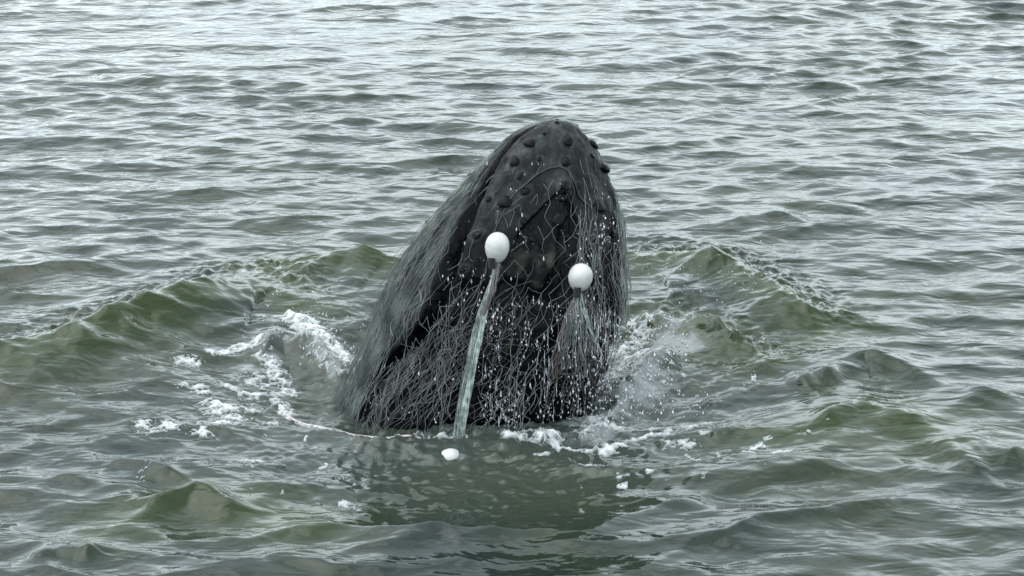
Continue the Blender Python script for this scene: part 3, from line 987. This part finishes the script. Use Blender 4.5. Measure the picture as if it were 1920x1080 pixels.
# ------------------------------------------------------------------ falling drops and spray
def blobs(name, label, P, S, mat):
    """P (n,3) centres, S (n,3) half sizes -> one mesh of little faceted drops"""
    base = np.array([(0, 0, 1.25), (1, 0, 0), (0.31, .95, 0), (-.81, .59, 0), (-.81, -.59, 0), (.31, -.95, 0),
                     (0, 0, -1)], float)
    Fb = np.array([(0, 1, 2), (0, 2, 3), (0, 3, 4), (0, 4, 5), (0, 5, 1), (6, 2, 1), (6, 3, 2), (6, 4, 3), (6, 5, 4), (6, 1, 5)])
    V = P[:, None, :] + base[None] * S[:, None, :]
    Fq = (Fb[None] + (np.arange(len(P)) * 7)[:, None, None]).reshape(-1, 3)
    o = mesh_obj(name, V.reshape(-1, 3), Fq, mat)
    tag(o, label, 'water spray', kind='stuff')
    return o

def scatter(n, poly, zlo, ymin, ymax, sx, sz, seed):
    rg = np.random.default_rng(seed)
    P, S = [], []
    for k in range(n):
        i = rg.integers(len(poly)); u0, v0, u1, v1 = poly[i]
        u, v = rg.uniform(u0, u1), rg.uniform(v0, v1)
        y = rg.uniform(ymin, ymax)
        P.append(on_slant(np.array([u]), np.array([v]), y, 0)[0])
        q = rg.random() ** 2.5
        a = sx[0] + (sx[1] - sx[0]) * q
        S.append((a, a, a * rg.uniform(*sz)))
    P, S = np.array(P), np.array(S)
    m = P[:, 2] > zlo
    return P[m], S[m]

# drops off the whale's front: born on the skin, then falling just clear of it
rg = np.random.default_rng(5)
P, S = [], []
zones = [(900, 560, 1140, 800, 1500), (1040, 560, 1150, 700, 500), (930, 560, 1100, 640, 250), (1090, 400, 1130, 480, 110), (1060, 420, 1150, 560, 120),
         (930, 640, 960, 800, 200), (830, 480, 960, 640, 110), (1000, 700, 1150, 800, 500), (960, 350, 1140, 470, 90), (880, 300, 1160, 560, 120), (700, 680, 880, 790, 120)]
for u0, v0, u1, v1, n in zones:
    for k in range(n):
        u, v = rg.uniform(u0, u1), rg.uniform(v0, v1)
        if vnoise(u / 9.0, v / 60.0, 0, 3) + 0.7 * vnoise(u / 30.0, v / 45.0, 0, 4) < rg.uniform(-0.5, 0.8): continue
        t, z = find(u, v)
        p = net_pt(t, z, 0.015 + 0.12 * rg.random() ** 2).reshape(3)
        if p[2] < 0.0: continue
        q = rg.random() ** 3
        a = 0.0016 + 0.0048 * q
        P.append(p); S.append((a, a, a * rg.uniform(1.0, 3.4)))
L, RR = [], []
for k in range(420):
    u = rg.choice((rg.uniform(890, 1140), rg.normal(1075, 35), rg.normal(1110, 14))); v = rg.uniform(570, 780)
    if vnoise(u / 16.0, v / 90.0, 0, 7) < rg.uniform(-0.4, 0.5): continue
    t, z = find(u, v)
    p = net_pt(t, z, 0.02 + 0.09 * rg.random()).reshape(3)
    ln = min(0.015 + 0.13 * rg.random() ** 2, p[2])
    s = np.linspace(0, 1, 9)
    L.append(p + np.stack([0.006 * fbm(s * 3 + k, s * 0 + k), 0 * s - 0.02 * s * s, -ln * s], -1))
    RR.append(rg.uniform(0.0006, 0.0020) * (np.sin(s * math.pi) ** 0.5 + 0.15) * (1 + 0.5 * fbm(s * 9, s * 0 + k)))
V, Fq = tubes(L, RR, 4)
o = mesh_obj('running_water', V, Fq, M_DROP)
tag(o, 'thin streams of water running down the dark front of the whale', 'water', kind='stuff')
blobs('falling_drops', 'water drops streaming off the front of the whale\'s head', np.array(P), np.array(S), M_DROP)
# spray thrown up on the right and left of the head
A = scatter(1300, [(1110, 640, 1260, 800), (1150, 590, 1290, 700), (1100, 700, 1220, 800), (1080, 730, 1330, 800)], 0.0, -0.05, 0.75, (0.0018, 0.008), (1, 2.2), 8)
blobs('side_spray', 'spray and droplets bursting up on the right side of the whale', A[0], A[1], M_DROP)
B = scatter(420, [(490, 540, 640, 640), (560, 590, 700, 690), (640, 650, 720, 700)], 0.02, 0.6, 1.4, (0.0018, 0.009), (0.8, 1.5), 9)
blobs('side_spray', 'spray and froth drops over the foamy splash left of the whale', B[0], B[1], M_DROP)
C = scatter(260, [(1180, 450, 1480, 560), (1200, 500, 1400, 640)], 0.05, 1.2, 2.2, (0.002, 0.006), (0.8, 1.6), 10)
blobs('crest_drops', 'small drops falling on the dark churned crest behind the whale, right side', C[0], C[1], M_DROP)
